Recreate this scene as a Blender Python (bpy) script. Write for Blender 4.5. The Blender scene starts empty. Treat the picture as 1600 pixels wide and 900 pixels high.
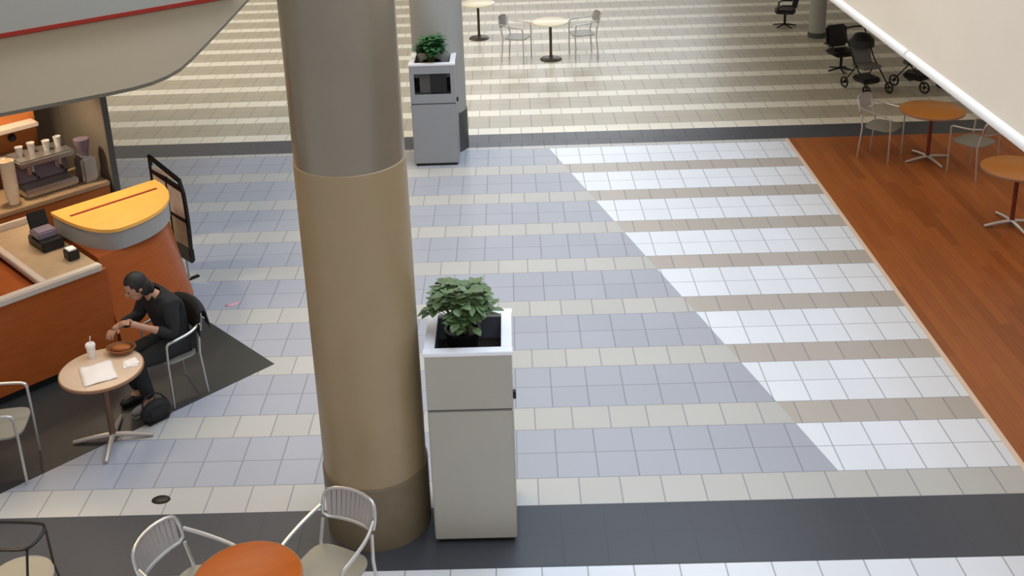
import bpy, bmesh, math, random
from mathutils import Vector, Matrix, Quaternion
from math import pi, sin, cos, radians as R, sqrt

S = bpy.context.scene
COL = S.collection
T = 0.33                                   # floor tile module (m)
rnd = random.Random(7)

# ------------------------------------------------------------------ materials
def lin(c):
    return tuple((x/255/12.92 if x/255 <= .04045 else ((x/255+.055)/1.055)**2.4) for x in c)

def mat(name, rgb, rough=.5, metal=0., noise=0., nscale=8., spec=.5, bump=0., stretch=(1,1,1)):
    m = bpy.data.materials.new(name); m.use_nodes = True
    nt = m.node_tree; b = nt.nodes['Principled BSDF']
    c = lin(rgb)
    b.inputs['Base Color'].default_value = (*c, 1)
    b.inputs['Roughness'].default_value = rough
    b.inputs['Metallic'].default_value = metal
    b.inputs['Specular IOR Level'].default_value = spec
    if noise or bump:
        tc = nt.nodes.new('ShaderNodeTexCoord'); mp = nt.nodes.new('ShaderNodeMapping')
        mp.inputs['Scale'].default_value = stretch
        nz = nt.nodes.new('ShaderNodeTexNoise'); nz.inputs['Scale'].default_value = nscale
        nz.inputs['Detail'].default_value = 4
        nt.links.new(tc.outputs['Object'], mp.inputs['Vector']); nt.links.new(mp.outputs['Vector'], nz.inputs['Vector'])
        if noise:
            rp = nt.nodes.new('ShaderNodeValToRGB')
            rp.color_ramp.elements[0].position = .3; rp.color_ramp.elements[1].position = .7
            rp.color_ramp.elements[0].color = (*[x*(1-noise) for x in c], 1)
            rp.color_ramp.elements[1].color = (*[min(1, x*(1+noise)) for x in c], 1)
            nt.links.new(nz.outputs['Fac'], rp.inputs['Fac']); nt.links.new(rp.outputs['Color'], b.inputs['Base Color'])
        if bump:
            bp = nt.nodes.new('ShaderNodeBump'); bp.inputs['Strength'].default_value = bump; bp.inputs['Distance'].default_value = .01
            nt.links.new(nz.outputs['Fac'], bp.inputs['Height']); nt.links.new(bp.outputs['Normal'], b.inputs['Normal'])
    return m

class NG:
    """tiny helper for math-node graphs"""
    def __init__(s, nt): s.nt = nt
    def m(s, op, a, b=None, c=None):
        n = s.nt.nodes.new('ShaderNodeMath'); n.operation = op
        for i, v in enumerate((a, b, c)):
            if v is None: continue
            if isinstance(v, (int, float)): n.inputs[i].default_value = v
            else: s.nt.links.new(v, n.inputs[i])
        return n.outputs[0]
    def mix(s, fac, a, b):
        n = s.nt.nodes.new('ShaderNodeMix'); n.data_type = 'RGBA'
        for i, v in ((0, fac), (6, a), (7, b)):
            if isinstance(v, tuple): n.inputs[i].default_value = (*lin(v), 1)
            elif isinstance(v, (int, float)): n.inputs[i].default_value = v
            else: s.nt.links.new(v, n.inputs[i])
        return n.outputs[2]

def floor_material():
    m = bpy.data.materials.new('mall_floor_tile'); m.use_nodes = True
    nt = m.node_tree; b = nt.nodes['Principled BSDF']; g = NG(nt)
    tc = nt.nodes.new('ShaderNodeTexCoord'); sx = nt.nodes.new('ShaderNodeSeparateXYZ')
    nt.links.new(tc.outputs['Object'], sx.inputs[0])
    u = g.m('DIVIDE', sx.outputs[0], T); v0 = g.m('DIVIDE', sx.outputs[1], T)
    far = g.m('GREATER_THAN', v0, 26.05)                      # beyond the far dark band
    vf = g.m('MULTIPLY', g.m('SUBTRACT', v0, 26.05), 3/2.64)
    v = g.m('ADD', g.m('MULTIPLY', v0, g.m('SUBTRACT', 1, far)), g.m('MULTIPLY', g.m('ADD', vf, 27.0), far))
    vp = g.m('ADD', v, 300)
    row = g.m('FLOOR', vp)
    mod = g.m('MODULO', row, 3)
    cream = g.m('LESS_THAN', mod, .5)
    uo = g.m('ADD', g.m('ADD', u, 300), g.m('MULTIPLY', cream, .5))
    # grout
    fu = g.m('FRACT', uo); fv = g.m('FRACT', vp)
    def edge(x, w): return g.m('GREATER_THAN', g.m('ABSOLUTE', g.m('SUBTRACT', x, .5)), .5-w)
    gr = g.m('MAXIMUM', edge(fu, .017), edge(fv, .014))
    # per-tile variation
    cv = nt.nodes.new('ShaderNodeCombineXYZ'); nt.links.new(g.m('FLOOR', uo), cv.inputs[0]); nt.links.new(row, cv.inputs[1])
    wn = nt.nodes.new('ShaderNodeTexWhiteNoise'); wn.noise_dimensions = '3D'; nt.links.new(cv.outputs[0], wn.inputs[0])
    nz = nt.nodes.new('ShaderNodeTexNoise'); nz.inputs['Scale'].default_value = 1.1; nz.inputs['Detail'].default_value = 3
    nt.links.new(tc.outputs['Object'], nz.inputs['Vector'])
    # the white triangle laid into the grey field
    dg = g.m('ADD', 1.0, g.m('MULTIPLY', g.m('SUBTRACT', 22.9, v0), 5.85/21.9))
    tri = g.m('MULTIPLY', g.m('GREATER_THAN', u, dg), g.m('LESS_THAN', v0, 24))
    tri = g.m('MULTIPLY', tri, g.m('GREATER_THAN', v0, 1))
    near = g.m('LESS_THAN', v0, -2.05)
    c = g.mix(cream, (166, 169, 180), (185, 184, 181))
    c = g.mix(tri, c, g.mix(cream, (224, 228, 236), (178, 171, 164)))
    c = g.mix(near, c, g.mix(cream, (222, 225, 232), (222, 225, 232)))
    c = g.mix(far, c, g.mix(cream, (178, 170, 152), (228, 222, 206)))  # same tiles; far glare and warm hall light put into these colours
    band = g.m('MULTIPLY', g.m('GREATER_THAN', v0, -2.05), g.m('LESS_THAN', v0, 0))
    band2 = g.m('MULTIPLY', g.m('GREATER_THAN', v0, 24.35), g.m('LESS_THAN', v0, 26.05))
    bd = g.m('MAXIMUM', band, band2)
    var = g.m('ADD', .94, g.m('ADD', g.m('MULTIPLY', wn.outputs[0], .06), g.m('MULTIPLY', nz.outputs[0], .06)))
    mul = nt.nodes.new('ShaderNodeVectorMath'); mul.operation = 'SCALE'
    nt.links.new(c, mul.inputs[0]); nt.links.new(var, mul.inputs['Scale'])
    c = g.mix(g.m('MULTIPLY', gr, .62), mul.outputs[0], (112, 114, 122))
    c = g.mix(bd, c, (72, 74, 80))
    nt.links.new(c, b.inputs['Base Color'])
    rg = g.m('ADD', .28, g.m('MULTIPLY', gr, .2)); rg = g.m('ADD', rg, g.m('MULTIPLY', nz.outputs[0], .1))
    nt.links.new(rg, b.inputs['Roughness'])
    b.inputs['Specular IOR Level'].default_value = .32
    return m

def wood_floor_material():
    m = bpy.data.materials.new('orange_brown_plank_floor'); m.use_nodes = True
    nt = m.node_tree; b = nt.nodes['Principled BSDF']; g = NG(nt)
    tc = nt.nodes.new('ShaderNodeTexCoord'); sx = nt.nodes.new('ShaderNodeSeparateXYZ')
    nt.links.new(tc.outputs['Object'], sx.inputs[0])
    pu = g.m('DIVIDE', sx.outputs[0], .11); pi_ = g.m('FLOOR', pu)
    pv = g.m('ADD', g.m('DIVIDE', sx.outputs[1], 1.4), g.m('MULTIPLY', pi_, .37))
    cv = nt.nodes.new('ShaderNodeCombineXYZ'); nt.links.new(pi_, cv.inputs[0]); nt.links.new(g.m('FLOOR', pv), cv.inputs[1])
    wn = nt.nodes.new('ShaderNodeTexWhiteNoise'); nt.links.new(cv.outputs[0], wn.inputs[0])
    mp = nt.nodes.new('ShaderNodeMapping'); mp.inputs['Scale'].default_value = (22, 1.3, 1); nt.links.new(tc.outputs['Object'], mp.inputs[0])
    nz = nt.nodes.new('ShaderNodeTexNoise'); nz.inputs['Scale'].default_value = 1.5; nz.inputs['Detail'].default_value = 4
    nt.links.new(mp.outputs[0], nz.inputs['Vector'])
    f = g.m('ADD', g.m('MULTIPLY', wn.outputs[0], .5), g.m('MULTIPLY', nz.outputs[0], .5))
    c = g.mix(f, (132, 72, 32), (174, 102, 50))
    ed = g.m('GREATER_THAN', g.m('ABSOLUTE', g.m('SUBTRACT', g.m('FRACT', pu), .5)), .485)
    c = g.mix(g.m('MULTIPLY', ed, .5), c, (70, 36, 14))
    nt.links.new(c, b.inputs['Base Color']); b.inputs['Roughness'].default_value = .34; b.inputs['Specular IOR Level'].default_value = .25
    return m

def wood_material(name, ca, cb, scale=(6, 6, .8), rough=.35):
    m = bpy.data.materials.new(name); m.use_nodes = True
    nt = m.node_tree; b = nt.nodes['Principled BSDF']; g = NG(nt)
    tc = nt.nodes.new('ShaderNodeTexCoord'); mp = nt.nodes.new('ShaderNodeMapping'); mp.inputs['Scale'].default_value = scale
    nt.links.new(tc.outputs['Object'], mp.inputs[0])
    nz = nt.nodes.new('ShaderNodeTexNoise'); nz.inputs['Scale'].default_value = 2; nz.inputs['Detail'].default_value = 5
    nt.links.new(mp.outputs[0], nz.inputs['Vector'])
    nt.links.new(g.mix(nz.outputs[0], ca, cb), b.inputs['Base Color']); b.inputs['Roughness'].default_value = rough; b.inputs['Specular IOR Level'].default_value = .25
    return m

M = {
 'floor': floor_material(), 'woodfloor': wood_floor_material(),
 'inset': mat('charcoal_floor_inset', (56, 57, 56), .38, noise=.12, nscale=40),
 'strip': mat('pale_edge_strip', (226, 200, 180), .4),
 'colbase': mat('dark_taupe_column_base', (118, 104, 82), .5, noise=.06, nscale=6),
 'collow': mat('taupe_column_shaft', (158, 138, 106), .42, noise=.03, nscale=3),
 'colhigh': mat('grey_column_sleeve', (146, 138, 122), .26, metal=.35, noise=.03, nscale=3),
 'fargrey': mat('grey_far_column', (160, 160, 156), .45),
 'fardark': mat('dark_column_plinth', (70, 76, 74), .5),
 'bin': mat('warm_grey_laminate', (172, 168, 156), .38, noise=.04, nscale=2.2, stretch=(1, 1, .5)),
 'binfar': mat('cool_grey_laminate', (150, 152, 156), .4),
 'seam': mat('dark_seam', (78, 78, 76), .6),
 'rim': mat('white_rim', (238, 238, 244), .3),
 'liner': mat('blue_grey_liner', (92, 96, 108), .6),
 'soil': mat('dark_soil', (38, 32, 26), .95, noise=.4, nscale=60, bump=.6),
 'black': mat('black_plastic', (20, 20, 21), .45),
 'blackmetal': mat('black_metal', (26, 25, 25), .35, metal=.4),
 'leaf': mat('mid_green_leaf', (88, 112, 70), .5, noise=.35, nscale=9),
 'leaf2': mat('deep_green_leaf', (50, 104, 58), .5, noise=.3, nscale=9),
 'stem': mat('green_brown_stem', (80, 78, 46), .7),
 'alu': mat('brushed_aluminium', (206, 204, 202), .32, metal=.75),
 'aluwarm': mat('warm_aluminium', (196, 186, 176), .35, metal=.6),
 'slat': mat('grey_slat', (176, 170, 168), .4, metal=.4),
 'seatgrey': mat('grey_seat_pan', (150, 148, 138), .45, metal=.3),
 'otop': wood_material('orange_tabletop', (168, 82, 24), (190, 100, 34), (3, 14, 3), .35),
 'otop2': wood_material('amber_tabletop', (166, 104, 44), (186, 124, 60), (3, 14, 3), .3),
 'ptop': mat('pale_tabletop', (214, 186, 160), .35, noise=.05, nscale=6),
 'edge': mat('brown_table_edge', (150, 112, 84), .45),
 'ctop': mat('cream_tabletop', (240, 228, 200), .35),
 'pole': mat('brown_metal_pole', (110, 84, 68), .4, metal=.3),
 'darkpole': mat('dark_bronze_pole', (74, 64, 52), .4, metal=.3),
 'redpole': mat('dark_red_pole', (110, 44, 30), .4),
 'kwood': wood_material('red_brown_counter_wood', (140, 68, 28), (174, 90, 40), (2, 2, 14), .32),
 'kwood2': wood_material('amber_cabinet_wood', (150, 86, 40), (174, 104, 54), (2, 2, 10), .4),
 'rimsilver': mat('satin_counter_rim', (212, 198, 184), .35, metal=.3),
 'worktop': mat('tan_worktop', (168, 140, 108), .4, noise=.06, nscale=9),
 'yellow': mat('yellow_laminate', (242, 178, 84), .4, noise=.05, nscale=4),
 'redline': mat('red_inlay', (150, 40, 26), .45),
 'gfascia': mat('grey_counter_fascia', (150, 148, 146), .4),
 'panel': mat('grey_brown_panel', (128, 118, 106), .5, noise=.04, nscale=3),
 'canopy': mat('greige_canopy', (102, 96, 84), .55, noise=.03, nscale=1.2),
 'canopyup': mat('blue_grey_sign_fascia', (160, 162, 160), .5),
 'cream': mat('cream_parapet_panel', (244, 234, 220), .45, noise=.03, nscale=1.1),
 'trimwhite': mat('polished_white_trim', (250, 250, 250), .18),
 'soffit': mat('grey_soffit', (150, 148, 144), .6),
 'steel': mat('espresso_steel', (186, 182, 178), .28, metal=.8),
 'paper': mat('white_paper', (240, 232, 226), .7),
 'cup': mat('cream_paper_cup', (246, 226, 196), .6),
 'pink': mat('pink_reflection', (222, 170, 176), .7),
 'poster': mat('pinkish_poster_paper', (206, 190, 180), .55, noise=.12, nscale=7),
 'poster2': mat('cream_poster_paper', (230, 212, 192), .55, noise=.12, nscale=9),
 'poster3': mat('olive_poster_paper', (168, 156, 132), .55, noise=.12, nscale=9),
 'tray': mat('brown_plastic_tray', (140, 88, 56), .4),
 'skin': mat('skin', (178, 132, 108), .5),
 'hair': mat('dark_hair', (30, 25, 23), .6, noise=.4, nscale=60, stretch=(1, 1, .2)),
 'coat': mat('black_cloth', (24, 24, 26), .8, noise=.25, nscale=14, bump=.3),
 'trouser': mat('charcoal_cloth', (30, 32, 36), .8, noise=.25, nscale=14, bump=.3),
 'shoe': mat('grey_shoe', (120, 116, 112), .6),
 'pushgrey': mat('grey_fabric', (108, 106, 104), .8),
 'purple': mat('purple_grey_plastic', (128, 112, 124), .4),
 'white': mat('white_ceramic', (238, 230, 224), .3),
 'wall': mat('warm_wall_paint', (196, 184, 164), .7),
 'glass': mat('window_pane', (200, 214, 226), .1),
}

# ------------------------------------------------------------------ mesh helpers
class MB:
    def __init__(s): s.bm = bmesh.new()
    def box(s, c, d, rz=0, bev=0., rot=None):
        r = bmesh.ops.create_cube(s.bm, size=1)
        vs = r['verts']
        mt = Matrix.Translation(c) @ (rot.to_4x4() if rot else Matrix.Rotation(rz, 4, 'Z')) @ Matrix.Diagonal((*d, 1))
        bmesh.ops.transform(s.bm, matrix=mt, verts=vs)
        if bev:
            es = list({e for v in vs for e in v.link_edges})
            bmesh.ops.bevel(s.bm, geom=es, offset=bev, segments=2, affect='EDGES', clamp_overlap=True)
        return s
    def lathe(s, prof, c=(0, 0, 0), n=32, sx=1., sy=1.):
        rings = []
        for r, z in prof:
            if r < 1e-6: rings.append([s.bm.verts.new((c[0], c[1], c[2]+z))])
            else: rings.append([s.bm.verts.new((c[0]+sx*r*cos(2*pi*i/n), c[1]+sy*r*sin(2*pi*i/n), c[2]+z)) for i in range(n)])
        for a, b in zip(rings, rings[1:]):
            for i in range(n):
                j = (i+1) % n
                if len(a) == 1 and len(b) == 1: continue
                if len(a) == 1: s.bm.faces.new((a[0], b[j], b[i]))
                elif len(b) == 1: s.bm.faces.new((a[i], a[j], b[0]))
                else: s.bm.faces.new((a[i], a[j], b[j], b[i]))
        return s
    def tube(s, pts, r, n=10, closed=False, smooth=0):
        pts = [Vector(p) for p in pts]
        for _ in range(smooth):                              # corner cutting keeps the ends
            q = [pts[0]] if not closed else []
            for i in range(len(pts)-(0 if closed else 1)):
                a, b = pts[i], pts[(i+1) % len(pts)]
                q += [a.lerp(b, .25), a.lerp(b, .75)]
            if not closed: q.append(pts[-1])
            pts = q
        rr = r if isinstance(r, (list, tuple)) else None
        N = len(pts); rings = []; up = None
        for i, p in enumerate(pts):
            if closed: d = pts[(i+1) % N]-pts[i-1]
            else: d = pts[min(i+1, N-1)]-pts[max(i-1, 0)]
            d.normalize()
            if up is None: up = d.orthogonal().normalized()
            else: up = (up-d*up.dot(d)).normalized()
            w = d.cross(up)
            ri = r if rr is None else rr[0]+(rr[1]-rr[0])*i/max(1, N-1)
            rings.append([s.bm.verts.new(p+(up*cos(2*pi*k/n)+w*sin(2*pi*k/n))*ri) for k in range(n)])
        for i in range(N if closed else N-1):
            a, b = rings[i], rings[(i+1) % N]
            for k in range(n):
                j = (k+1) % n
                s.bm.faces.new((a[k], a[j], b[j], b[k]))
        if not closed:
            s.bm.faces.new(list(reversed(rings[0]))); s.bm.faces.new(rings[-1])
        return s
    def prism(s, pts, z0, z1, top=None):
        a = [s.bm.verts.new((p[0], p[1], z0)) for p in pts]
        b = [s.bm.verts.new((p[0], p[1], z1)) for p in (top or pts)]
        n = len(a)
        for i in range(n):
            j = (i+1) % n; s.bm.faces.new((a[i], a[j], b[j], b[i]))
        s.bm.faces.new(list(reversed(a))); s.bm.faces.new(b)
        return s
    def ball(s, c, d, seg=16, rings=10, rot=None):
        r = bmesh.ops.create_uvsphere(s.bm, u_segments=seg, v_segments=rings, radius=.5)
        mt = Matrix.Translation(c) @ (rot.to_4x4() if rot else Matrix.Identity(4)) @ Matrix.Diagonal((*d, 1))
        bmesh.ops.transform(s.bm, matrix=mt, verts=r['verts'])
        return s
    def poly(s, pts):
        s.bm.faces.new([s.bm.verts.new(p) for p in pts]); return s
    def build(s, name, m, parent=None, smooth=True, loc=None, rz=None):
        bmesh.ops.recalc_face_normals(s.bm, faces=s.bm.faces)
        me = bpy.data.meshes.new(name); s.bm.to_mesh(me); s.bm.free()
        me.materials.append(M[m])
        if smooth:
            for p in me.polygons: p.use_smooth = True
            me.set_sharp_from_angle(angle=R(35))
        o = bpy.data.objects.new(name, me); COL.objects.link(o)
        if parent: o.parent = parent
        if loc: o.location = loc
        if rz is not None: o.rotation_euler.z = rz
        return o

def tag(o, label=None, cat=None, group=None, kind=None):
    if label: o['label'] = label
    if cat: o['category'] = cat
    if group: o['group'] = group
    if kind: o['kind'] = kind
    return o
def thing(name, loc, label, cat, rz=0, group=None, kind=None):
    o = bpy.data.objects.new(name, None); COL.objects.link(o)
    o.location = loc; o.rotation_euler.z = rz; o.empty_display_size = .1
    return tag(o, label, cat, group, kind)
def dup(src, loc, rz, label):
    def cp(o, par):
        c = o.copy(); COL.objects.link(c); c.parent = par
        for ch in [x for x in bpy.data.objects if x.parent is o]: cp(ch, c)
        return c
    kids = [x for x in bpy.data.objects if x.parent is src]
    r = src.copy(); COL.objects.link(r); r.location = loc; r.rotation_euler.z = rz; r['label'] = label
    for k in kids: cp(k, r)
    return r
def facing(dx, dy): return math.atan2(-dx, dy)              # rz so that local +Y looks along (dx, dy)

# ------------------------------------------------------------------ setting
WX = 11.4*T                                                  # where tile meets wood
tag(MB().poly([(-14, -5, 0), (WX-.05, -5, 0), (WX-.05, 24.35*T, 0), (14, 24.35*T, 0), (14, 30, 0), (-14, 30, 0)]).build('floor', 'floor'),
    'pale tiled mall floor with cream rows, white triangle and dark bands', 'floor', kind='structure')
tag(MB().box(((WX+14)/2, (24.35*T-5)/2, -.01), (14-WX, 24.35*T+5, .02)).build('floor', 'woodfloor', smooth=False),
    'orange-brown plank floor under the upper level', 'floor', kind='structure')
tag(MB().box((WX-.025, (24.35*T-5)/2, -.008), (.05, 24.35*T+5, .02), bev=.002).build('trim_1', 'strip'),
    'pale strip where tile meets wood floor', 'trim', kind='structure')
mt_ = [(-2.677, 2.176), (-2.677-3.0, 2.176+3.0), (-2.677-3.0-4.2, 2.176+3-4.2), (-2.677-4.2, 2.176-4.2)]
tag(MB().prism([(-2.677, 2.176), (-3.72, 3.22), (-4.5, 4.0), (-8.7, -.2), (-6.877, -2.024)], -.004, .004).build('floor', 'inset', smooth=False),
    'charcoal floor inset in a diamond round the coffee counter', 'floor', kind='structure')

# big round column
def column(x, y, rad, zs, ms, label):
    c = thing('column', (x, y, 0), label, 'column', kind='structure')
    names = ('base', 'lower_shaft', 'upper_shaft')
    for i in range(len(ms)):
        z0, z1 = zs[i], zs[i+1]; rr = rad + (.012 if i == 0 else 0) - (.006 if i == 2 else 0)
        MB().lathe([(0, z0), (rr, z0), (rr, z1-.006), (rr-.006, z1), (0, z1)], n=64).build(names[i], ms[i], c)
    return c
column(-1.40, -.08, .386, (0, .54, 2.995, 9.2), ('colbase', 'collow', 'colhigh'), 'massive round taupe column beside the near planter bin')
column(-1.34, 8.15, .375, (0, .6, 9.2), ('fardark', 'fargrey'), 'round grey column behind the far planter bin')
column(5.72, 13.7, .16, (0, .1, 4.0), ('fardark', 'fargrey'), 'slim grey post beyond the pushchair at the right')

# upper gallery at the right: slab, parapet, bright edge rail in two lengths
g_ = thing('gallery', (2.96, 0, 3.1), 'cream upper gallery parapet with bright white lower edge at the right', 'gallery', kind='structure')
MB().box((3.6, 6, .30), (7.0, 26, .30)).build('slab', 'soffit', g_, smooth=False)
MB().box((.02, 6, 1.0), (.06, 26, 1.9), bev=.01).build('parapet_panel', 'cream', g_)
MB().tube([(0, -7.0, .02), (0, 1.485, .02)], .045, 16).build('edge_rail', 'trimwhite', g_)
MB().tube([(0, 1.515, .02), (0, 19.0, .02)], .045, 16).build('edge_rail', 'trimwhite', g_)

# surrounding walls, far enough to be seen only in reflections
tag(MB().box((0, 30.1, 5), (28, .2, 10)).build('wall_back', 'wall', smooth=False), 'far wall of the court', 'wall', kind='structure')
tag(MB().box((-14.1, 12.5, 5), (.2, 35, 10)).build('wall_left', 'wall', smooth=False), 'left wall of the court', 'wall', kind='structure')
tag(MB().box((14.1, 12.5, 5), (.2, 35, 10)).build('wall_right', 'wall', smooth=False), 'right wall of the court', 'wall', kind='structure')

# ------------------------------------------------------------------ planter bins
def leaf_mesh(mb, p, d, up, L, W):
    d = Vector(d).normalized(); up = Vector(up); sd = d.cross(up).normalized(); nn = sd.cross(d).normalized(); p = Vector(p)
    rows = [(0, .06), (.25, .75), (.55, 1.), (.8, .7), (1, .05)]
    prev = None
    for t, w in rows:
        c = p+d*(L*t)-nn*(L*.25*t*t)
        cur = (mb.bm.verts.new(c-sd*W*w*.5+nn*W*.1*w), mb.bm.verts.new(c), mb.bm.verts.new(c+sd*W*w*.5+nn*W*.1*w))
        if prev:
            for i in range(2): mb.bm.faces.new((prev[i], prev[i+1], cur[i+1], cur[i]))
        prev = cur
def plant(loc, label, lm, rad, h, n, seed, name='leafy_shrub'):
    rr = random.Random(seed)
    t = thing(name, loc, label, 'plant', group=None)
    MB().lathe([(0, 0), (.10, 0), (.125, .17), (.135, .17), (.135, .19), (.115, .19), (.11, .16), (0, .16)], n=28).build('pot', 'black', t)
    st = MB(); lf = MB()
    for i in range(n):
        a = rr.random()*2*pi; e = rr.uniform(.1, 1.)
        tip = Vector((cos(a)*rad*sqrt(rr.random())*1.0, sin(a)*rad*sqrt(rr.random()), .17+h*(.35+.65*e)*(1-.0*e)))
        tip.x *= 1-.35*e*e; tip.y *= 1-.35*e*e
        base = Vector((rr.uniform(-.04, .04), rr.uniform(-.04, .04), .16))
        mid = base.lerp(tip, .5)+Vector((0, 0, .05))
        st.tube([base, mid, tip], [.005, .0025], 5, smooth=1)
        for k in range(6):
            p = tip+Vector((rr.uniform(-.03, .03), rr.uniform(-.03, .03), rr.uniform(-.05, .03)))
            aa = rr.random()*2*pi
            leaf_mesh(lf, p, (cos(aa), sin(aa), rr.uniform(-.2, .6)), (0, 0, 1), rr.uniform(.07, .12), rr.uniform(.045, .075))
    st.build('stem', 'stem', t)
    lf.build('leaves', lm, t)
    return t
def planter_bin(loc, w, h, m, seam, label, opening):
    """square litter bin with an open planting box on top; opening: -1 hatch faces the camera side, +1 away"""
    t = thing('planter_bin', loc, label, 'bin', group='planter-topped bins')
    k = .02
    MB().box((0, 0, .02), (w-.05, w-.05, .04)).build('plinth', 'black', t, smooth=False)
    MB().box((0, 0, (seam-.006+.04)/2), (w, w, seam-.006-.04), bev=.008).build('cabinet_door', m, t)
    MB().box((0, 0, seam), (w-.012, w-.012, .016)).build('seam', 'seam', t, smooth=False)
    # hood, with a hatch recess on one side
    z0, z1 = seam+.008, h-.03
    hw = w/2
    if opening < 0: oz0, oz1 = h*.705, h*.905
    else: oz0, oz1 = seam+.05, seam+.20
    ow = .80*w
    d = opening*1.0
    hood = MB()
    yb = -d*(hw-.01)
    hood.box((0, yb, (z0+z1)/2), (w, .02, z1-z0))
    for s in (-1, 1): hood.box((s*(hw-.01), 0, (z0+z1)/2), (.02, w-.04, z1-z0))
    yf = d*(hw-.01)
    hood.box((0, yf, (z0+oz0)/2), (w, .02, oz0-z0)); hood.box((0, yf, (oz1+z1)/2), (w, .02, z1-oz1))
    for s in (-1, 1): hood.box((s*(w/2+ow/2)/2, yf, (oz0+oz1)/2), ((w-ow)/2, .02, oz1-oz0))
    hood.build('hood', m, t, smooth=False)
    hz = MB(); hz.box((0, d*(hw-.2), oz0-.01), (ow, .36, .015)); hz.box((0, d*(hw-.38), (oz0+oz1)/2), (ow, .015, oz1-oz0))
    hz.box((-.12*w, d*(hw-.06), (oz0+oz1)/2), (ow*.42, .02, oz1-oz0-.02))
    hz.build('litter_hatch', 'black' if opening > 0 else 'seam', t, smooth=False)  # camera-side hatch takes grey: lit interior put into its colour
    MB().box((.13*w, d*(hw-.05), (oz0+oz1)/2), (ow*.45, .02, oz1-oz0-.01)).build('flap', 'black', t, smooth=False)  # black sheet puts the dark side of the opening into colour
    rm = MB(); rw = .075
    for s in (-1, 1):
        rm.box((0, s*(hw-rw/2+.005), h-.015), (w+.02, rw, .03), bev=.004)
        rm.box((s*(hw-rw/2+.005), 0, h-.015), (rw, w+.02-2*rw, .03), bev=.003)
    rm.build('rim', 'rim', t)
    ln = MB(); lw = w-2*rw+.02
    for s in (-1, 1):
        ln.box((0, s*(lw/2), h-.12), (lw, .012, .18)); ln.box((s*(lw/2), 0, h-.12), (.012, lw, .18))
    ln.build('liner', 'liner', t, smooth=False)
    MB().box((0, 0, h-.215), (lw, lw, .02)).build('soil', 'soil', t, smooth=False)
    MB().box((hw+.012, -.1, seam-.01), (.024, .05, .06), bev=.006).build('latch', 'black', t)
    return t
planter_bin((-.642, -.105, 0), .61, 1.63, 'bin', 1.16, 'tall grey planter bin with white rim beside the massive taupe column', 1)
planter_bin((-1.385, 7.66, 0), .63, 1.51, 'binfar', .93, 'grey planter bin with dark litter hatch in front of far column', -1)
plant((-.69, -.04, 1.425), 'bushy green plant in the near planter bin with white rim', 'leaf', .24, .36, 70, 3)
plant((-1.40, 7.55, 1.305), 'dark green plant in the far planter bin with litter hatch', 'leaf2', .19, .36, 60, 5)

# ------------------------------------------------------------------ cafe chairs
def cafe_chair(label, loc, rz, metal='alu', slat='slat', seatm='seatgrey', group='aluminium cafe armchairs'):
    t = thing('cafe_chair', loc, label, 'chair', rz, group)
    se = MB(); r = .022
    pts = []
    for i in range(28):
        a = 2*pi*i/28; ca, sa = cos(a), sin(a)
        pts.append((.225*math.copysign(abs(ca)**.5, ca), .215*math.copysign(abs(sa)**.5, sa)))
    se.prism(pts, .438, .455); se.build('seat', seatm, t)
    for s in (-1, 1):
        MB().tube([(s*.235, .19, 0), (s*.235, .19, .45), (s*.245, .185, .62)], .0125, 10).build('leg', metal, t)
        MB().tube([(s*.225, -.25, 0), (s*.215, -.215, .44), (s*.20, -.245, .62)], .0125, 10).build('leg', metal, t)
        MB().tube([(s*.245, .185, .62), (s*.248, .175, .665), (s*.255, .08, .675), (s*.25, -.12, .69), (s*.215, -.255, .72)], .0135, 10, smooth=2).build('armrest', metal, t)
    bk = MB()
    def bp(x, z): return (x, -.245-.10*(z-.6)/.2*.5-.055*(1-(x/.215)**2), z)
    fr = [bp(-.205, .635), bp(-.215, .71), bp(-.205, .80), bp(-.165, .828), bp(-.06, .836), bp(.06, .836), bp(.165, .828), bp(.205, .80), bp(.215, .71), bp(.205, .635), bp(.07, .625), bp(-.07, .625)]
    bk.tube(fr, .0125, 10, closed=True, smooth=1)
    b = bk.build('backrest', metal, t)
    sl = MB()
    for i in range(11):
        x = -.17+.034*i; a, c2 = Vector(bp(x, .628)), Vector(bp(x*1.04, .83))
        an = math.atan2(-2*.055*x/.215**2*-1, 1)
        sl.box((a+c2)/2, (.031, .004, (c2-a).length), rot=Quaternion((0, 0, 1), an).to_matrix() @ Quaternion((1, 0, 0), math.atan2(-(c2.y-a.y), c2.z-a.z)).to_matrix())
    sl.build('slats', slat, b, smooth=False)
    return t
A = cafe_chair('silver slatted chair at left of the orange table near the frame bottom', (-2.43, -1.34, 0), facing(.913, -.407))
dup(A, (-1.60, -1.16, 0), facing(-.44, -.9), 'silver slatted chair between orange table and massive column')
pch = dup(A, (-3.50, 1.735, 0), facing(-.72, -.69), 'silver chair under the seated person in black')
pch.scale = (1, .8, 1)
dup(A, (-4.60, .62, 0), facing(1, .18), 'silver chair at the left frame edge facing the paper-strewn table')
dup(A, (4.86, 7.22, 0), facing(.75, -.65), 'silver chair on wood floor at left of amber table')
dup(A, (5.82, 6.52, 0), facing(-.5, .85), 'silver chair on wood floor with back turned in front of amber table')
dup(A, (-.16, 12.72, 0), facing(1, -.35), 'pale chair at left of the cream far table')
dup(A, (1.06, 12.85, 0), facing(-1, -.2), 'pale chair at right of the cream far table')
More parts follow.
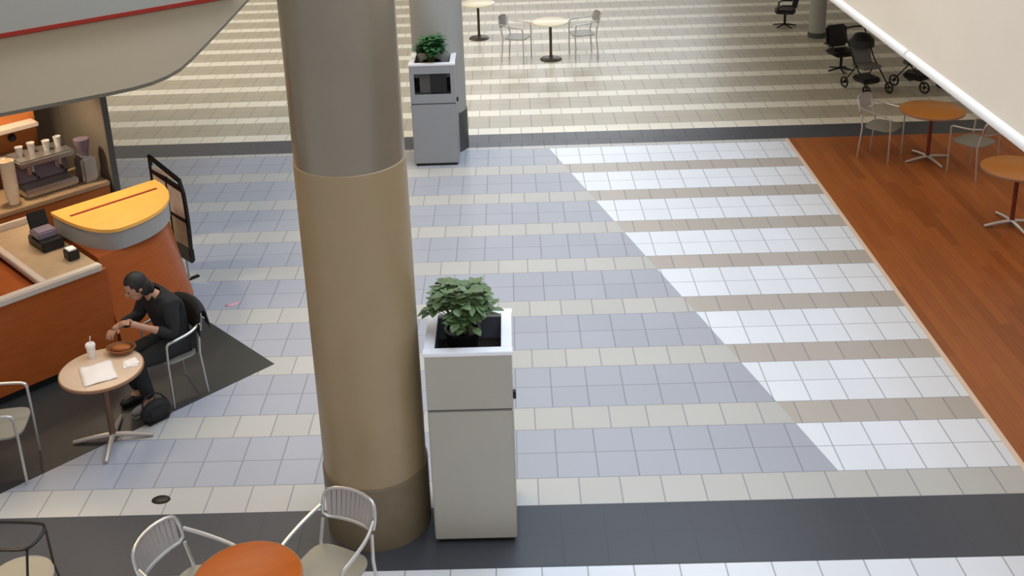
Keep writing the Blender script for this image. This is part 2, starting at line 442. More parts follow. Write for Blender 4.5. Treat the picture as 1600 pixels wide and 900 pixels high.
# dark wire chair whose arm loop enters at the lower left
dk = thing('wire_armchair', (-3.68, -1.17, 0), 'dark wire armchair cut by lower left frame edge', 'chair', facing(-.96, .1))
MB().prism([(.22*cos(2*pi*i/28), .22*sin(2*pi*i/28)) for i in range(28)], .43, .45).build('seat', 'seatgrey', dk)
for s in (-1, 1):
    MB().tube([(s*.2, .2, 0), (s*.18, .14, .43)], .009, 8).build('leg', 'blackmetal', dk)
    MB().tube([(s*.2, -.2, 0), (s*.17, -.15, .43), (s*.115, -.18, .79)], .009, 8).build('leg', 'blackmetal', dk)
MB().tube([(-.13, .2, .79), (-.135, -.14, .8), (-.09, -.21, .8), (.09, -.21, .8), (.135, -.14, .8), (.13, .2, .79)], .011, 8, smooth=2).build('arm_loop', 'blackmetal', dk)

# ------------------------------------------------------------------ tables
def round_table(name, label, loc, r, h, top, edge, pole, foot, kind='cross', rz=0., group='round cafe tables'):
    t = thing(name, loc, label, 'table', rz, group)
    tp = MB().lathe([(0, h-.028), (r-.012, h-.028), (r-.004, h-.02), (r-.004, h-.002), (r-.008, h), (0, h)], n=56).build('tabletop', top, t)
    MB().lathe([(r-.006, h-.03), (r+.004, h-.026), (r+.004, h-.004), (r-.006, h-.0005)], n=56).build('edge_band', edge, tp)
    MB().lathe([(0, .03), (.045, .03), (.03, .08), (.026, .12), (.026, h-.06), (.06, h-.03), (0, h-.03)], n=20).build('pole', pole, t)
    if kind == 'cross':
        for k in range(4):
            a = k*pi/2
            MB().tube([(.01*cos(a), .01*sin(a), .06), (.18*cos(a), .18*sin(a), .045), (.34*cos(a), .34*sin(a), .018)], [.026, .017], 10, smooth=1).build('foot', foot, t)
    else:
        MB().lathe([(0, 0), (.205, 0), (.205, .012), (.18, .03), (.05, .05), (0, .05)], n=40).build('base', foot, t)
    return t
round_table('cafe_table', 'round orange cafe table cut by frame bottom between two silver chairs', (-2.03, -1.55, 0), .345, .74, 'otop', 'edge', 'alu', 'alu', rz=.3)
round_table('cafe_table', 'small round pale table strewn with papers beside the person in black', (-3.85, 1.0, 0), .345, .72, 'ptop', 'edge', 'pole', 'aluwarm', rz=R(8))
round_table('cafe_table', 'round amber table on wood floor with two silver chairs', (5.42, 7.0, 0), .42, .74, 'otop2', 'edge', 'redpole', 'aluwarm', rz=.25)
round_table('cafe_table', 'round amber table cut by the right frame edge on wood floor', (5.62, 4.83, 0), .41, .74, 'otop2', 'edge', 'redpole', 'alu', rz=.1)
round_table('cafe_table', 'cream round table with dark flat base on the far tiles', (.46, 12.68, 0), .34, .74, 'ctop', 'ctop', 'darkpole', 'darkpole', 'disc')
round_table('cafe_table', 'round far table right beside the grey column', (-.93, 14.4, 0), .34, .74, 'ctop', 'ctop', 'darkpole', 'darkpole', 'disc')

# ------------------------------------------------------------------ kiosk (s along the counter front, t out towards the customers)
def st(s, t): return ((s+t)/sqrt(2), (s-t)/sqrt(2))
KA = pi/4
def kbox(mb, s0, s1, t0, t1, z0, z1, bev=0.):
    x, y = st((s0+s1)/2, (t0+t1)/2)
    return mb.box((x, y, (z0+z1)/2), (abs(s1-s0), abs(t1-t0), z1-z0), rz=KA, bev=bev)
FT = -4.69
kc = thing('coffee_counter', (*st(-2.4, -5.2), 0), 'long red-brown wooden coffee counter with pale metal rim', 'counter')
def kb(mb, name, m, par, root, smooth=True):
    o = mb.build(name, m, None, smooth)
    o.parent = par
    o.data.transform(Matrix.Translation(-Vector(root.location))); return o
kb(kbox(MB(), -4.6, -1.32, FT-.06, FT, .10, .98), 'front_panel', 'kwood', kc, kc, False)
kb(kbox(MB(), -4.6, -1.32, FT-.10, FT-.05, .0, .10), 'toe_kick', 'black', kc, kc, False)
kb(kbox(MB(), -4.6, -1.36, FT-.075, FT+.025, .98, 1.05, .012), 'rim', 'rimsilver', kc, kc)
kb(kbox(MB(), -1.93, -1.86, FT-1.64, FT-.07, .985, 1.045, .008), 'cross_rim', 'rimsilver', kc, kc)
kb(kbox(MB(), -4.6, -1.34, FT-1.70, FT-1.64, .985, 1.06, .008), 'back_rim', 'rimsilver', kc, kc)
kb(kbox(MB(), -1.86, -1.34, FT-1.64, FT-.07, .95, 1.0), 'worktop', 'worktop', kc, kc, False)
kb(kbox(MB(), -4.6, -1.93, FT-1.64, FT-.07, .90, .95), 'wood_inlay', 'kwood', kc, kc, False)
kb(kbox(MB(), -4.6, -1.34, FT-1.70, FT-1.65, .10, .97), 'back_panel', 'kwood', kc, kc, False)

rc = thing('rounded_counter', (*st(-.75, -5.3), 0), 'yellow quarter-round counter end with thin red line', 'counter')
def dout(k=0.):                                              # quarter-round plan, k pushes the curve outwards towards the front
    S0, T0, A_, B_ = -1.30, -5.82, 1.12, .92
    pts = [st(S0, T0), st(S0+A_, T0)]
    n = 14
    for i in range(1, n+1):
        a = pi/2*i/n; q = 1+k*.30*sin(a)
        pts.append(st(S0+A_*cos(a)**.95*q, T0+B_*sin(a)**.95*q))
    return pts
kb(MB().prism(dout(1.), .10, 1.02, top=dout(0.)), 'wood_front', 'kwood', rc, rc)
kb(MB().prism(dout(.9), 0, .10), 'toe_kick', 'black', rc, rc)
def dtop(g=0.):                                             # rounded D plan of the raised top
    T0, B_, n = -5.82, .92+g, 22
    pts = []
    for i in range(n+1):
        a = pi*i/n; A_ = (.82 if a < pi/2 else .32)+g
        pts.append(st(-1.0+A_*math.copysign(abs(cos(a))**.9, cos(a)), T0+B_*sin(a)**.9))
    return pts
kb(MB().prism(dtop(0.), 1.02, 1.215), 'fascia', 'gfascia', rc, rc)
kb(MB().prism(dtop(.015), 1.215, 1.25), 'yellow_top', 'yellow', rc, rc)
kb(kbox(MB(), -1.24, -.28, -5.58, -5.54, 1.2502, 1.2535), 'red_line', 'redline', rc, rc, False)

bc = thing('back_counter', (*st(-1.6, -7.3), 0), 'low wooden back counter behind the coffee counter', 'counter')
kb(kbox(MB(), -4.2, -.2, -7.68, -6.95, .08, .90), 'body', 'kwood2', bc, bc, False)
kb(kbox(MB(), -4.2, -.2, -7.70, -6.92, .90, .95, .006), 'top', 'worktop', bc, bc)
kb(kbox(MB(), -4.2, -.2, -7.6, -7.0, 0, .08), 'toe_kick', 'black', bc, bc, False)
wc = thing('tall_cabinet', (*st(-1.6, -8.0), 0), 'amber wooden tall cabinet with pale shelves at the left edge', 'cabinet')
kb(kbox(MB(), -3.6, -.62, -8.35, -7.76, 0, 2.2), 'body', 'kwood2', wc, wc, False)
for z in (1.28, 1.62): kb(kbox(MB(), -2.6, -.66, -7.758, -7.55, z, z+.05, .005), 'shelf', 'rimsilver', wc, wc)
X0, Y0 = st(-.92, -7.74); kb(MB().ball((X0, Y0, 1.50), (.09, .09, .09)), 'knob', 'black', wc, wc)
ep = thing('end_panel', (*st(-.12, -7.6), 0), 'tall grey-brown end panel rising behind the yellow counter', 'panel')
kb(kbox(MB(), -.15, -.09, -8.3, -6.94, 0, 2.645, .004), 'board', 'panel', ep, ep)
kb(kbox(MB(), -.155, -.085, -6.94, -6.92, .0, 2.645), 'dark_edge', 'seam', ep, ep, False)

# canopy roof of the kiosk, seen from above
kb(kbox(MB(), -.61, -.15, -8.30, -8.24, 0, 2.645), 'return_board', 'panel', ep, ep, False)

cp = thing('kiosk_canopy', (-5.2, 4.2, 2.6), 'broad greige canopy roof with red line over the coffee kiosk', 'canopy')
outl = [(-7.20, .48), (-4.836, 2.081), (-4.046, 2.615), (-3.86, 2.76), (-3.73, 2.92), (-3.64, 3.12), (-3.585, 3.38), (-3.572, 3.75), (-3.573, 4.4), (-3.585, 5.436), (-3.607, 6.6), (-3.66, 9.5), (-9.5, 9.5), (-9.5, .48)]
kb(MB().prism(outl, 2.65, 2.685), 'roof_slab', 'canopy', cp, cp, False)
d_ = Vector((-3.778+6.055, 6.624-4.838, 0)).normalized(); nn_ = Vector((d_.y, -d_.x, 0)); p0 = Vector((-6.055, 4.838, 0))
an_ = math.atan2(d_.y, d_.x)
c_ = p0+d_*.65
kb(MB().box((c_.x-nn_.x*.06, c_.y-nn_.y*.06, 2.965), (4.4, .12, .56), rz=an_), 'sign_fascia', 'canopyup', cp, cp, False)
kb(MB().box((c_.x+nn_.x*.008, c_.y+nn_.y*.008, 2.715), (4.4, .016, .05), rz=an_), 'red_stripe', 'redline', cp, cp, False)

# things on the kiosk
def at_st(s, t, z): return (*st(s, t), z)
em = thing('espresso_machine', at_st(-.80, -7.3, .95), 'steel espresso machine with white cups on the back counter', 'coffee machine', KA)
MB().box((0, 0, .06), (.62, .44, .10), bev=.02).build('drip_base', 'steel', em)
MB().box((0, .12, .24), (.60, .18, .28), bev=.02).build('body', 'purple', em)
MB().box((0, 0, .41), (.64, .44, .08), bev=.02).build('cup_tray', 'steel', em)
for s in (-.16, .16):
    gh = MB().lathe([(0, .25), (.045, .25), (.045, .37), (0, .37)], c=(s, -.08, 0), n=18).build('group_head', 'steel', em)
    MB().tube([(s, -.12, .27), (s, -.28, .25)], [.012, .017], 8).build('handle', 'black', gh)
def cup(loc, label, n=1, group=None, m='cup', r=.042, name='paper_cup'):
    mb = MB()
    for k in range(n):
        z = k*.028
        mb.lathe([(0, z), (r*.72, z), (r, z+.11), (r*1.06, z+.112), (r*1.06, z+.12), (r*.95, z+.12), (r*.7, z+.012), (0, z+.012)], n=22)
    return tag(mb.build(name, m, loc=loc), label, 'cup', group)
cup(at_st(-1.02, -7.30, 1.40), 'white cup leftmost on the espresso machine tray', m='white', name='cup', group='cups on the espresso machine')
cup(at_st(-.87, -7.34, 1.40), 'white cup second from left on the espresso machine tray', m='white', name='cup', group='cups on the espresso machine')
cup(at_st(-.72, -7.28, 1.40), 'white cup third from left on the espresso machine tray', m='white', name='cup', group='cups on the espresso machine')
cup(at_st(-.57, -7.32, 1.40), 'white cup rightmost on the espresso machine tray', m='white', name='cup', group='cups on the espresso machine')
cup(at_st(-1.24, -7.12, .95), 'tall cream column of stacked paper cups on the back counter', n=15, r=.075, name='cup_stack')
cup(at_st(-1.45, -7.2, .95), 'shorter stack of paper cups left of the tall column', n=5, r=.06, name='cup_stack')
gr = thing('coffee_grinder', at_st(-.36, -7.15, .95), 'grey coffee grinder with clear hopper beside the espresso machine', 'grinder', KA)
MB().box((0, 0, .16), (.18, .24, .32), bev=.03).build('body', 'steel', gr)
MB().lathe([(.05, .32), (.09, .5), (.09, .52), (0, .53)], n=20).build('hopper', 'purple', gr)
cr = thing('cash_register', at_st(-1.50, -5.62, 1.001), 'dark cash register beside the yellow counter', 'cash register', KA)
MB().box((0, 0, .05), (.22, .36, .10), bev=.01).build('drawer', 'black', cr)
MB().box((0, .03, .14), (.20, .22, .08), bev=.015).build('keypad', 'purple', cr)
MB().box((0, .13, .25), (.19, .03, .17), bev=.008, rot=Matrix.Rotation(R(-18), 3, 'X')).build('screen', 'blackmetal', cr)
nd = thing('napkin_holder', at_st(-1.46, -5.12, 1.001), 'small holder of white napkins on the counter corner', 'napkin holder', KA)
MB().box((0, 0, .05), (.11, .13, .10), bev=.008).build('case', 'black', nd)
MB().box((0, 0, .105), (.08, .10, .02), bev=.004).build('napkins', 'paper', nd)
for i, (s, t, mm, lb) in enumerate(((-2.25, -5.72+.02, 'white', 'white sugar jar on the counter back rim'), (-2.05, -5.72+.16, 'purple', 'purple-grey syrup jar inside the counter rim'))):
    z = 1.06 if i == 0 else .95
    j = thing('jar', at_st(s, FT-1.67 if i == 0 else -6.1, z+.002), lb, 'jar')
    MB().lathe([(0, 0), (.05, 0), (.055, .03), (.055, .11), (.04, .13), (0, .13)], n=20).build('body', mm, j)
    MB().lathe([(0, .13), (.045, .13), (.045, .15), (0, .155)], n=20).build('lid', 'black', j)

# poster stand
ps = thing('poster_stand', (-4.17, 4.18, 0), 'black framed poster stand with four sheets beside yellow counter', 'sign', R(-45))
# local x runs along (1,-1); the printed side faces -y
W2 = .335
def pside(z): return W2+.04*sin(pi*min(1, max(0, (z-.3)/1.0)))
outer = [(-W2, .28), (W2, .28)]+[(pside(.3+.1*i), .3+.1*i) for i in range(1, 9)]+[(W2-.03, 1.24), (-W2, 1.36)]
fm = MB()
def bar(a, b, w):
    a, b = Vector((a[0], 0, a[1])), Vector((b[0], 0, b[1])); d = b-a
    fm.box((a+b)/2, (d.length+w*.8, .03, w), rot=Quaternion((0, 1, 0), -math.atan2(d.z, d.x)).to_matrix())
for i in range(len(outer)): bar(outer[i], outer[(i+1) % len(outer)], .045)
bar((-W2, .36), (W2, .36), .14); bar((-W2, 1.2), (W2-.02, 1.14), .05); bar((-W2, .80), (W2+.02, .76), .03); bar((0, .4), (0, 1.2), .022)
fm.build('frame', 'blackmetal', ps)
def sheet(x0, x1, z0, z1, m):
    MB().box(((x0+x1)/2, -.002, (z0+z1)/2), (x1-x0, .008, z1-z0)).build('poster_sheet', m, ps, False)
sheet(-W2+.02, -.012, .43, .79, 'poster2'); sheet(.012, W2+.01, .43, .76, 'poster3')
sheet(-W2+.02, -.012, .81, 1.18, 'poster'); sheet(.012, W2+.0, .79, 1.14, 'poster'); sheet(-W2+.03, W2-.05, 1.215, 1.26, 'poster')
MB().tube([(.22, 0, .02), (.22, 0, .3)], .015, 10).build('leg', 'alu', ps)
MB().tube([(-.22, 0, .02), (-.22, 0, .3)], .015, 10).build('leg', 'alu', ps)
for s in (-1, 1): MB().box((s*.22, 0, .01), (.05, .24, .02), bev=.005).build('foot', 'blackmetal', ps)

# ------------------------------------------------------------------ things on the pale table
tz = .72
pb = MB()
for (x_, y_, rz_, w_, h_) in ((0, 0, .3, .27, .33),):
    n = 8
    vs = [[pb.bm.verts.new((w_*(i/n-.5), h_*(j/n-.5), .004+.012*rnd.random()+.03*(1-abs(2*i/n-1))*(1-abs(2*j/n-1)))) for j in range(n+1)] for i in range(n+1)]
    for i in range(n):
        for j in range(n): pb.bm.faces.new((vs[i][j], vs[i+1][j], vs[i+1][j+1], vs[i][j+1]))
bag = pb.build('paper_wrapper', 'paper', loc=(-3.85, .92, tz), rz=.5)
bag.modifiers.new('s', 'SOLIDIFY').thickness = .003
tag(bag, 'crumpled white wrapper spread on the pale table', 'paper')
nk = MB(); nk.box((0, 0, .004), (.12, .12, .008), bev=.002); nk.box((.01, .01, .011), (.11, .11, .006), rz=.25, bev=.002)
tag(nk.build('napkin', 'paper', loc=(-3.62, 1.06, tz), rz=.4), 'folded white napkin at the right rim of the pale table', 'napkin')
tr = thing('food_basket', (-3.76, 1.26, tz), 'brown oval food basket on the pale table', 'basket')
MB().lathe([(0, 0), (.09, 0), (.125, .05), (.13, .05), (.13, .055), (.12, .055), (.088, .008), (0, .008)], n=28, sy=.75).build('tray', 'tray', tr)
MB().ball((0, 0, .045), (.17, .11, .06)).build('bread', 'kwood2', tr)
pc = thing('drink_cup', (-4.0, 1.2, tz), 'white drink cup with lid on the pale table', 'cup')
MB().lathe([(0, 0), (.03, 0), (.041, .11), (0, .11)], n=22).build('body', 'white', pc)
MB().lathe([(.044, .108), (.044, .118), (.036, .13), (0, .13)], n=22).build('lid', 'white', pc)
MB().tube([(0, 0, .12), (.012, .0, .2)], .004, 8).build('straw', 'paper', pc)

# ------------------------------------------------------------------ small floor things
fc = thing('floor_cap', (-3.19, .18, 0), 'small black round cap on tiles above the near band', 'floor outlet')
MB().lathe([(0, 0), (.058, 0), (.055, .012), (.04, .018), (0, .018)], n=28, sx=1.15, sy=.8).build('dome', 'black', fc)
MB().lathe([(.056, 0), (.066, 0), (.064, .005), (.056, .006)], n=28, sx=1.15, sy=.8).build('ring', 'blackmetal', fc)
sc = MB(); sc.poly([(-.09, -.01, .004), (-.03, -.04, .003), (.08, .05, .006), (.02, .045, .012), (-.03, .02, .016)]); 
so = sc.build('floor_reflection', 'pink', loc=(-3.37, 3.39, 0)); so.modifiers.new('s', 'SOLIDIFY').thickness = .002  # small sheet stands for a reddish reflection on the floor
tag(so, 'pink reflection on tiles, built as a sheet, left of the massive column', 'reflection')

# ------------------------------------------------------------------ right background: black chairs and pushchair
def push(loc, rz, label):
    t = thing('pushchair', loc, label, 'pushchair', rz, 'pushchairs by the gallery')
    sb = MB(); sb.box((0, -.02, .42), (.36, .34, .06), bev=.02); sb.box((0, -.2, .64), (.36, .06, .46), bev=.02, rot=Matrix.Rotation(R(18), 3, 'X'))
    sb.build('seat', 'pushgrey', t)
    MB().lathe([(.0, .0), (.21, .02), (.2, .14), (.12, .22), (0, .25)], c=(0, -.2, .70), n=20).build('hood', 'black', t)
    MB().box((0, 0, .2), (.32, .36, .10), bev=.03).build('basket', 'black', t)
    for s in (-1, 1):
        MB().tube([(s*.21, .3, .12), (s*.2, -.1, .5), (s*.2, -.42, .98)], .012, 8).build('frame_tube', 'blackmetal', t)
        MB().tube([(s*.21, -.28, .12), (s*.2, -.02, .44)], .011, 8).build('frame_tube', 'blackmetal', t)
        for yy in (.3, -.28):
            w = MB(); w.tube([(s*.22, yy+.085*cos(2*pi*i/20), .1+.085*sin(2*pi*i/20)) for i in range(20)], .016, 8, closed=True)
            w.tube([(s*.19, yy, .1), (s*.25, yy, .1)], .02, 8)
            for q in range(4): w.tube([(s*.22, yy, .1), (s*.22, yy+.085*cos(q*pi/2), .1+.085*sin(q*pi/2))], .006, 6)
            w.build('wheel', 'black', t)
    MB().tube([(-.2, -.42, .98), (0, -.44, .99), (.2, -.42, .98)], .016, 8).build('handlebar', 'black', t)
    return t
push((5.58, 10.2, 0), R(200), 'grey pushchair with black wheels beyond the amber table')
push((6.45, 10.3, 0), R(215), 'dark pushchair half hidden behind the white gallery edge')
def armchair(loc, rz, label):
    t = thing('swivel_chair', loc, label, 'chair', rz, 'black padded swivel chairs'); t.scale = (.85, .85, .74)
    MB().box((0, 0, .46), (.50, .48, .12), bev=.04).build('seat', 'black', t)
    MB().box((0, -.24, .80), (.48, .12, .52), bev=.05, rot=Matrix.Rotation(R(10), 3, 'X')).build('backrest', 'black', t)
    for s in (-1, 1): MB().tube([(s*.27, .16, .46), (s*.29, .16, .66), (s*.29, -.2, .66)], .022, 8, smooth=1).build('armrest', 'black', t)
    MB().lathe([(0, .05), (.03, .05), (.03, .4), (0, .4)], n=14).build('post', 'blackmetal', t)
    for k in range(5):
        a = 2*pi*k/5; MB().tube([(0, 0, .08), (.28*cos(a), .28*sin(a), .03)], [.025, .018], 8).build('foot', 'blackmetal', t)
    return t
armchair((5.50, 11.35, 0), R(195), 'black padded swivel chair left of the grey pushchair')
armchair((5.30, 14.55, 0), R(75), 'black padded swivel chair beside the slim grey post')

# ------------------------------------------------------------------ seated person
def skin_mesh(name, verts, edges, m, parent=None, sub=2, root=0):
    me = bpy.data.meshes.new(name+'_cage'); me.from_pydata([v[:3] for v in verts], edges, [])
    o = bpy.data.objects.new(name+'_cage', me); COL.objects.link(o)
    sm = o.modifiers.new('k', 'SKIN'); sm.use_smooth_shade = True
    for i, v in enumerate(verts):
        r = v[3]; me.skin_vertices[0].data[i].radius = (r, r) if not isinstance(r, tuple) else r
        me.skin_vertices[0].data[i].use_root = (i == root)
    sb = o.modifiers.new('u', 'SUBSURF'); sb.levels = sub; sb.render_levels = sub
    dg = bpy.context.evaluated_depsgraph_get(); dg.update()
    nm = bpy.data.meshes.new_from_object(o.evaluated_get(dg))
    bpy.data.objects.remove(o); bpy.data.meshes.remove(me)
    nm.name = name; nm.materials.clear(); nm.materials.append(M[m])
    for p in nm.polygons: p.use_smooth = True
    r = bpy.data.objects.new(name, nm); COL.objects.link(r)
    if parent: r.parent = parent
    return r
# local frame: +Y is where the person faces, origin on the floor under the hips
pr = thing('person', (-3.468, 1.765, 0), 'person in black hunched over the pale table on a silver chair', 'person', facing(-.72, -.69))
def jn(side):
    s = side
    return dict(hip=(s*.09, 0, .53), knee=(s*.11, .42, .52), ank=(s*.11, .36, .10), toe=(s*.12, .50, .04))
L_, Rr = jn(-1), jn(1)
# right side of the body (+x local) is the far one, the left (-x) is... camera sees the person's left
bv = [(0, 0, .54, .125), (0, .02, .70, (.14, .11)), (0, .05, .86, (.15, .115)), (0, .10, 1.01, (.15, .10)), (0, .16, 1.085, .055), (0, .20, 1.13, .05)]
be = [(0, 1), (1, 2), (2, 3), (3, 4), (4, 5)]
def add(v, frm):
    bv.append(v); be.append((frm, len(bv)-1)); return len(bv)-1
# head on the neck
hd = add((0, .25, 1.17, .085), 5); hd2 = add((0, .28, 1.25, .082), hd)
# arms (shoulder, elbow, wrist, palm) with five fingers
def arm(s, el, wr, pal):
    sh = add((s*.185, .09, 1.01, .062), 3); e = add((*el, .046), sh); w = add((*wr, .030), e); p = add((*pal, .036), w)
    return p
pl = arm(-1, (-.29, .12, .76), (-.17, .37, .90), (-.13, .435, .94))
pr_ = arm(1, (.25, .20, .77), (.12, .44, .82), (.08, .51, .82))
# legs
for s, J in ((-1, L_), (1, Rr)):
    h = add((*J['hip'], .095), 0); k = add((*J['knee'], .065), h); a = add((*J['ank'], .042), k); add((*J['toe'], .036), a)
body = skin_mesh('body', bv, be, 'skin', pr)
# fingers: own chains rooted in the palms, same body
def fingers(pal, d, sd, up, holder):
    d, sd, up, pal = Vector(d).normalized(), Vector(sd).normalized(), Vector(up).normalized(), Vector(pal)
    out = []
    for i, (o_, ln) in enumerate(((-.030, .062), (-.010, .074), (.010, .07), (.030, .055))):
        b0 = pal+sd*o_; b1 = b0+d*(.03); b2 = b1+d*ln*.5-up*.012; b3 = b2+d*ln*.35-up*.030
        out.append(([(*b0, .010), (*b1, .0095), (*b2, .0088), (*b3, .0075)], [(0, 1), (1, 2), (2, 3)]))
    b0 = pal-d*.015-sd*.028; b1 = b0-sd*.03+d*.015; b2 = b1+d*.032-sd*.004-up*.01
    out.append(([(*b0, .011), (*b1, .0105), (*b2, .009)], [(0, 1), (1, 2)]))
    objs = [skin_mesh('finger', v, e, 'skin', None, 2) for v, e in out]
    bm = bmesh.new(); bm.from_mesh(holder.data)
    for o in objs: bm.from_mesh(o.data)
    bm.to_mesh(holder.data); bm.free()
    for o in objs: m_ = o.data; bpy.data.objects.remove(o); bpy.data.meshes.remove(m_)
fingers((-.13, .435, .94), (.4, .8, .45), (-.8, .5, 0), (-.3, -.3, .9), body)
fingers((.08, .51, .82), (-.5, .8, -.1), (.8, .5, 0), (0, .1, 1), body)
# face: skull, jaw, nose, ears, mouth, eyes on a head tipped down and forwards
HR = Matrix.Rotation(R(-28), 3, 'X')
hc = Vector((0, .28, 1.20))
def hp(x, y, z): return hc+HR @ Vector((x, y, z))
fm_ = MB(); fm_.ball(hc, (.155, .195, .225), 24, 16, rot=HR); fm_.ball(hp(0, .04, -.06), (.11, .12, .13), 16, 12, rot=HR)
fm_.ball(hp(0, .098, -.012), (.026, .05, .05), 12, 8, rot=HR)
for s in (-1, 1): fm_.ball(hp(s*.078, -.005, -.005), (.02, .045, .065), 12, 8, rot=HR)
tmp = fm_.build('t', 'skin'); bm = bmesh.new(); bm.from_mesh(body.data); bm.from_mesh(tmp.data); bm.to_mesh(body.data); bm.free()
md = tmp.data; bpy.data.objects.remove(tmp); bpy.data.meshes.remove(md)
for p in body.data.polygons: p.use_smooth = True
ey = MB()
for s in (-1, 1): ey.ball(hp(s*.032, .086, .018), (.024, .016, .014), 10, 8, rot=HR)
ey.build('eyes', 'hair', pr)
MB().ball(hp(0, .094, -.062), (.045, .014, .012), 10, 8, rot=HR).build('mouth', 'edge', pr)
# hair cap: upper/back shell of the head plus a short fall at the nape
hm = MB(); hm.ball(hp(0, -.018, .022), (.18, .21, .225), 24, 16, rot=HR)
bmesh.ops.delete(hm.bm, geom=[v for v in hm.bm.verts if (HR.transposed() @ (v.co-hc)).y > .055 and (HR.transposed() @ (v.co-hc)).z < .075], context='VERTS')
hm.ball(hp(0, -.07, -.06), (.165, .11, .22), 18, 12, rot=HR)
for s in (-1, 1): hm.ball(hp(s*.068, -.03, -.03), (.04, .10, .17), 12, 10, rot=HR)
hm.build('hair', 'hair', pr)
# jacket: torso and sleeves as a looser skin over the body
jv = [(0, -.01, .50, (.165, .15)), (0, .0, .68, (.19, .155)), (0, .03, .86, (.205, .165)), (0, .08, 1.00, (.195, .15)), (0, .135, 1.085, (.095, .09))]
je = [(0, 1), (1, 2), (2, 3), (3, 4)]
for s, el, wr in ((-1, (-.29, .12, .76), (-.17, .37, .90)), (1, (.25, .20, .77), (.12, .44, .82))):
    jv.append((s*.20, .085, 1.01, .085)); je.append((3, len(jv)-1))
    jv.append((*el, .066)); je.append((len(jv)-2, len(jv)-1))
    w = Vector(el).lerp(Vector(wr), .55 if s < 0 else .85); jv.append((*w, .05)); je.append((len(jv)-2, len(jv)-1))
skin_mesh('jacket', jv, je, 'coat', pr)
tv = [(0, 0, .54, (.15, .13))]; te = []
for s, J in ((-1, L_), (1, Rr)):
    i = len(tv)
    tv += [(*J['hip'], .115), (*J['knee'], .083), (J['knee'][0], J['knee'][1]-.02, .34, .072), (J['ank'][0], J['ank'][1], .13, .062)]
    te += [(0, i), (i, i+1), (i+1, i+2), (i+2, i+3)]
skin_mesh('trousers', tv, te, 'trouser', pr)
for s, J in ((-1, L_), (1, Rr)):
    a, b = Vector(J['ank']), Vector(J['toe'])
    sh = MB(); sh.ball((a.x, a.y+.06, .055), (.095, .27, .10), 20, 12); sh.box((a.x, a.y+.06, .012), (.085, .25, .024), bev=.01)
    sh.build('shoe', 'shoe' if s < 0 else 'black', pr)

# coat draped over the chair back behind the person, bag by the feet
def coat():
    mb = MB(); n, m_ = 20, 14
    rows = []
    for j in range(m_+1):
        f = j/m_                                            # 0 front hem .. .4 top .. 1 back hem
        row = []
        for i in range(n+1):
            x = -.255+.51*i/n; edge = abs(2*i/n-1)
            cy = -.055*(1-(x/.27)**2)
            if f < .3: y, z = -.225+cy, .62+(.875-.62)*f/.3
            elif f < .42: a = (f-.3)/.12*pi; y, z = -.225+cy-.05*(1-cos(a)), .875+.035*sin(a)
            else: g = (f-.42)/.58; y, z = -.325+cy-.01*g-.012*sin(i*1.3)*g, .875-.17*g-.02*edge
            z -= .035*edge**3
            row.append(mb.bm.verts.new((x*(1+.04*sin(f*9)), y, z)))
        rows.append(row)
    for j in range(m_):
        for i in range(n): mb.bm.faces.new((rows[j][i], rows[j][i+1], rows[j+1][i+1], rows[j+1][i]))
    o = mb.build('coat', 'coat', loc=(-3.50, 1.735, 0), rz=facing(-.72, -.69)); o.scale = (1, .8, 1)
    s = o.modifiers.new('s', 'SOLIDIFY'); s.thickness = .014; s.offset = 1
    sb = o.modifiers.new('u', 'SUBSURF'); sb.levels = 1; sb.render_levels = 1
    return o
tag(coat(), 'black coat draped over the back of the chair under the seated person', 'coat')
bg = thing('shoulder_bag', (-3.555, 1.285, 0), 'slumped black shoulder bag on the floor beside the person', 'bag', .8)
bg.scale = (.8, .75, .85)
mb = MB(); mb.ball((0, 0, .12), (.36, .20, .25), 24, 16); mb.box((0, 0, .03), (.30, .16, .06), bev=.028); mb.build('body', 'coat', bg)
MB().box((0, -.085, .15), (.22, .03, .10), bev=.014).build('flap', 'trouser', bg)
MB().tube([(-.15, 0, .19), (-.12, .02, .30), (.06, .05, .31), (.15, 0, .19)], .011, 8, smooth=2).build('strap', 'black', bg)

# ------------------------------------------------------------------ light
def area(name, loc, size, power, col, rot=(0, 0, 0), sy=None):
    l = bpy.data.lights.new(name, 'AREA'); l.energy = power; l.color = col; l.size = size
    if sy: l.shape = 'RECTANGLE'; l.size_y = sy
    o = bpy.data.objects.new(name, l); COL.objects.link(o); o.location = loc; o.rotation_euler = rot; return o
def spot(name, loc, to, power, col, ang=60, blend=.6, r=.08):
    l = bpy.data.lights.new(name, 'SPOT'); l.energy = power; l.color = col; l.spot_size = R(ang); l.spot_blend = blend; l.shadow_soft_size = r
    o = bpy.data.objects.new(name, l); COL.objects.link(o); o.location = loc
    o.rotation_euler = (Vector(to)-Vector(loc)).to_track_quat('-Z', 'Y').to_euler(); return o
area('skylight', (2.2, 4.0, 10), 6.5, 1200, (.74, .87, 1.), sy=13)
area('far_hall_light', (-9, 17, 9.4), 10, 820, (1., .90, .72), sy=12)
area('left_hall_light', (-5.5, 4.5, 9.6), 4, 480, (1., .72, .36), sy=9)
area('gallery_fill', (6.5, 2.2, 2.9), 4, 130, (1., .88, .74), sy=11)  # added fill under the slab to brighten the plank floor
area('camera_side_fill', (.5, -9.5, 8.2), 5, 250, (1., .97, .92), (R(38), 0, 0), sy=3)  # added fill from behind the camera for planter, column and gallery fronts
spot('yellow_counter_lamp', (-4.7, 3.6, 2.6), (-4.5, 3.3, 1.25), 75, (1., .86, .62), 80)
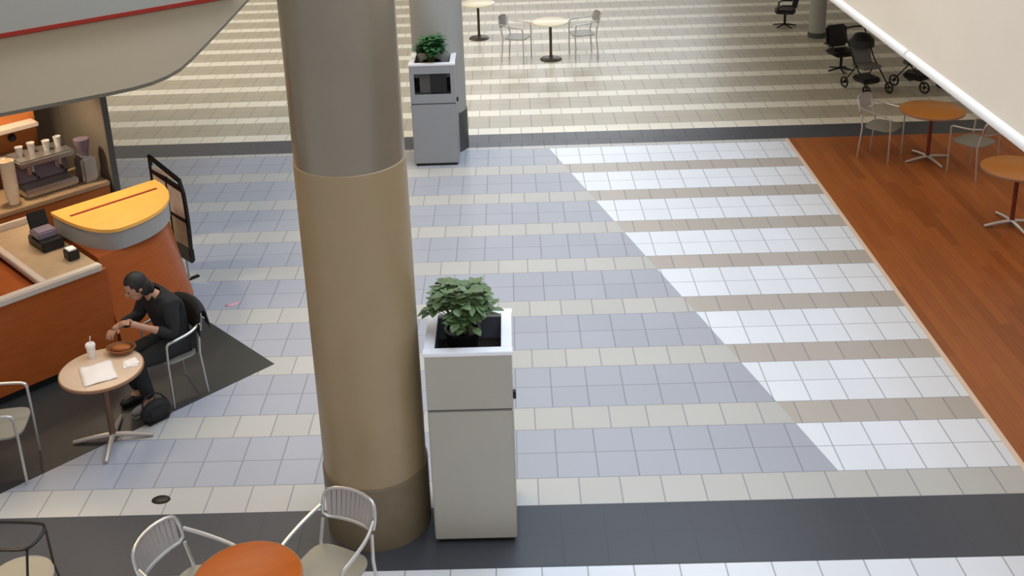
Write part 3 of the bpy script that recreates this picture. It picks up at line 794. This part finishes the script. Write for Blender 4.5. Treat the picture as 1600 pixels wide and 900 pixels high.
spot('back_counter_lamp', (-5.9, 4.3, 2.6), (-5.9, 4.5, .95), 130, (1., .80, .55), 120)
spot('worktop_lamp', (-5.3, 2.7, 2.6), (-5.2, 2.8, 1.0), 50, (1., .82, .6), 110)
spot('lower_left_lamp', (-4.6, -1.6, 3.4), (-4.02, -.92, 0), 300, (1., .70, .38), 34)
# glowing window band, unseen, added so the floor picks up glare
w = thing('glare_window', (2.2, 29.98, 6.2), 'unseen glowing window band added in the far wall for floor glare', 'window', kind='structure')
em_ = bpy.data.materials.new('glare_pane'); em_.use_nodes = True
em_.node_tree.nodes['Principled BSDF'].inputs['Emission Color'].default_value = (.92, .96, 1, 1)
em_.node_tree.nodes['Principled BSDF'].inputs['Emission Strength'].default_value = 4.2
M['daylight'] = em_
MB().box((0, 0, 0), (9.5, .02, 4.4)).build('pane', 'daylight', w, False)
fr_ = MB()
for i in range(6): fr_.box((-4.75+1.9*i, -.02, 0), (.08, .06, 4.4))
for z in (-2.2, 0, 2.2): fr_.box((0, -.02, z), (9.58, .05, .08))
fr_.build('window_frame', 'fardark', w, False)
w = bpy.data.worlds.new('hall'); S.world = w; w.use_nodes = True
w.node_tree.nodes['Background'].inputs[0].default_value = (.94, .95, 1., 1)
w.node_tree.nodes['Background'].inputs[1].default_value = .48

# ------------------------------------------------------------------ camera
C = (-.263, -7.009, 5.611)
r_ = (0.999369, 0.006206, -0.034981); d__ = (-0.030967, -0.330414, -0.943328); f_ = (-0.017413, 0.943816, -0.330013)
cam = bpy.data.cameras.new('camera'); co = bpy.data.objects.new('camera', cam); COL.objects.link(co)
cam.sensor_width = 36; cam.lens = 38.0794; cam.shift_x = .01584; cam.shift_y = -.159375; cam.clip_end = 200
co.matrix_world = Matrix(((r_[0], -d__[0], -f_[0], C[0]), (r_[1], -d__[1], -f_[1], C[1]), (r_[2], -d__[2], -f_[2], C[2]), (0, 0, 0, 1)))
S.camera = co
vs_ = S.view_settings; vs_.view_transform = 'Standard'; vs_.look = 'None'; vs_.gamma = 1; vs_.use_curve_mapping = False; vs_.exposure = -.2
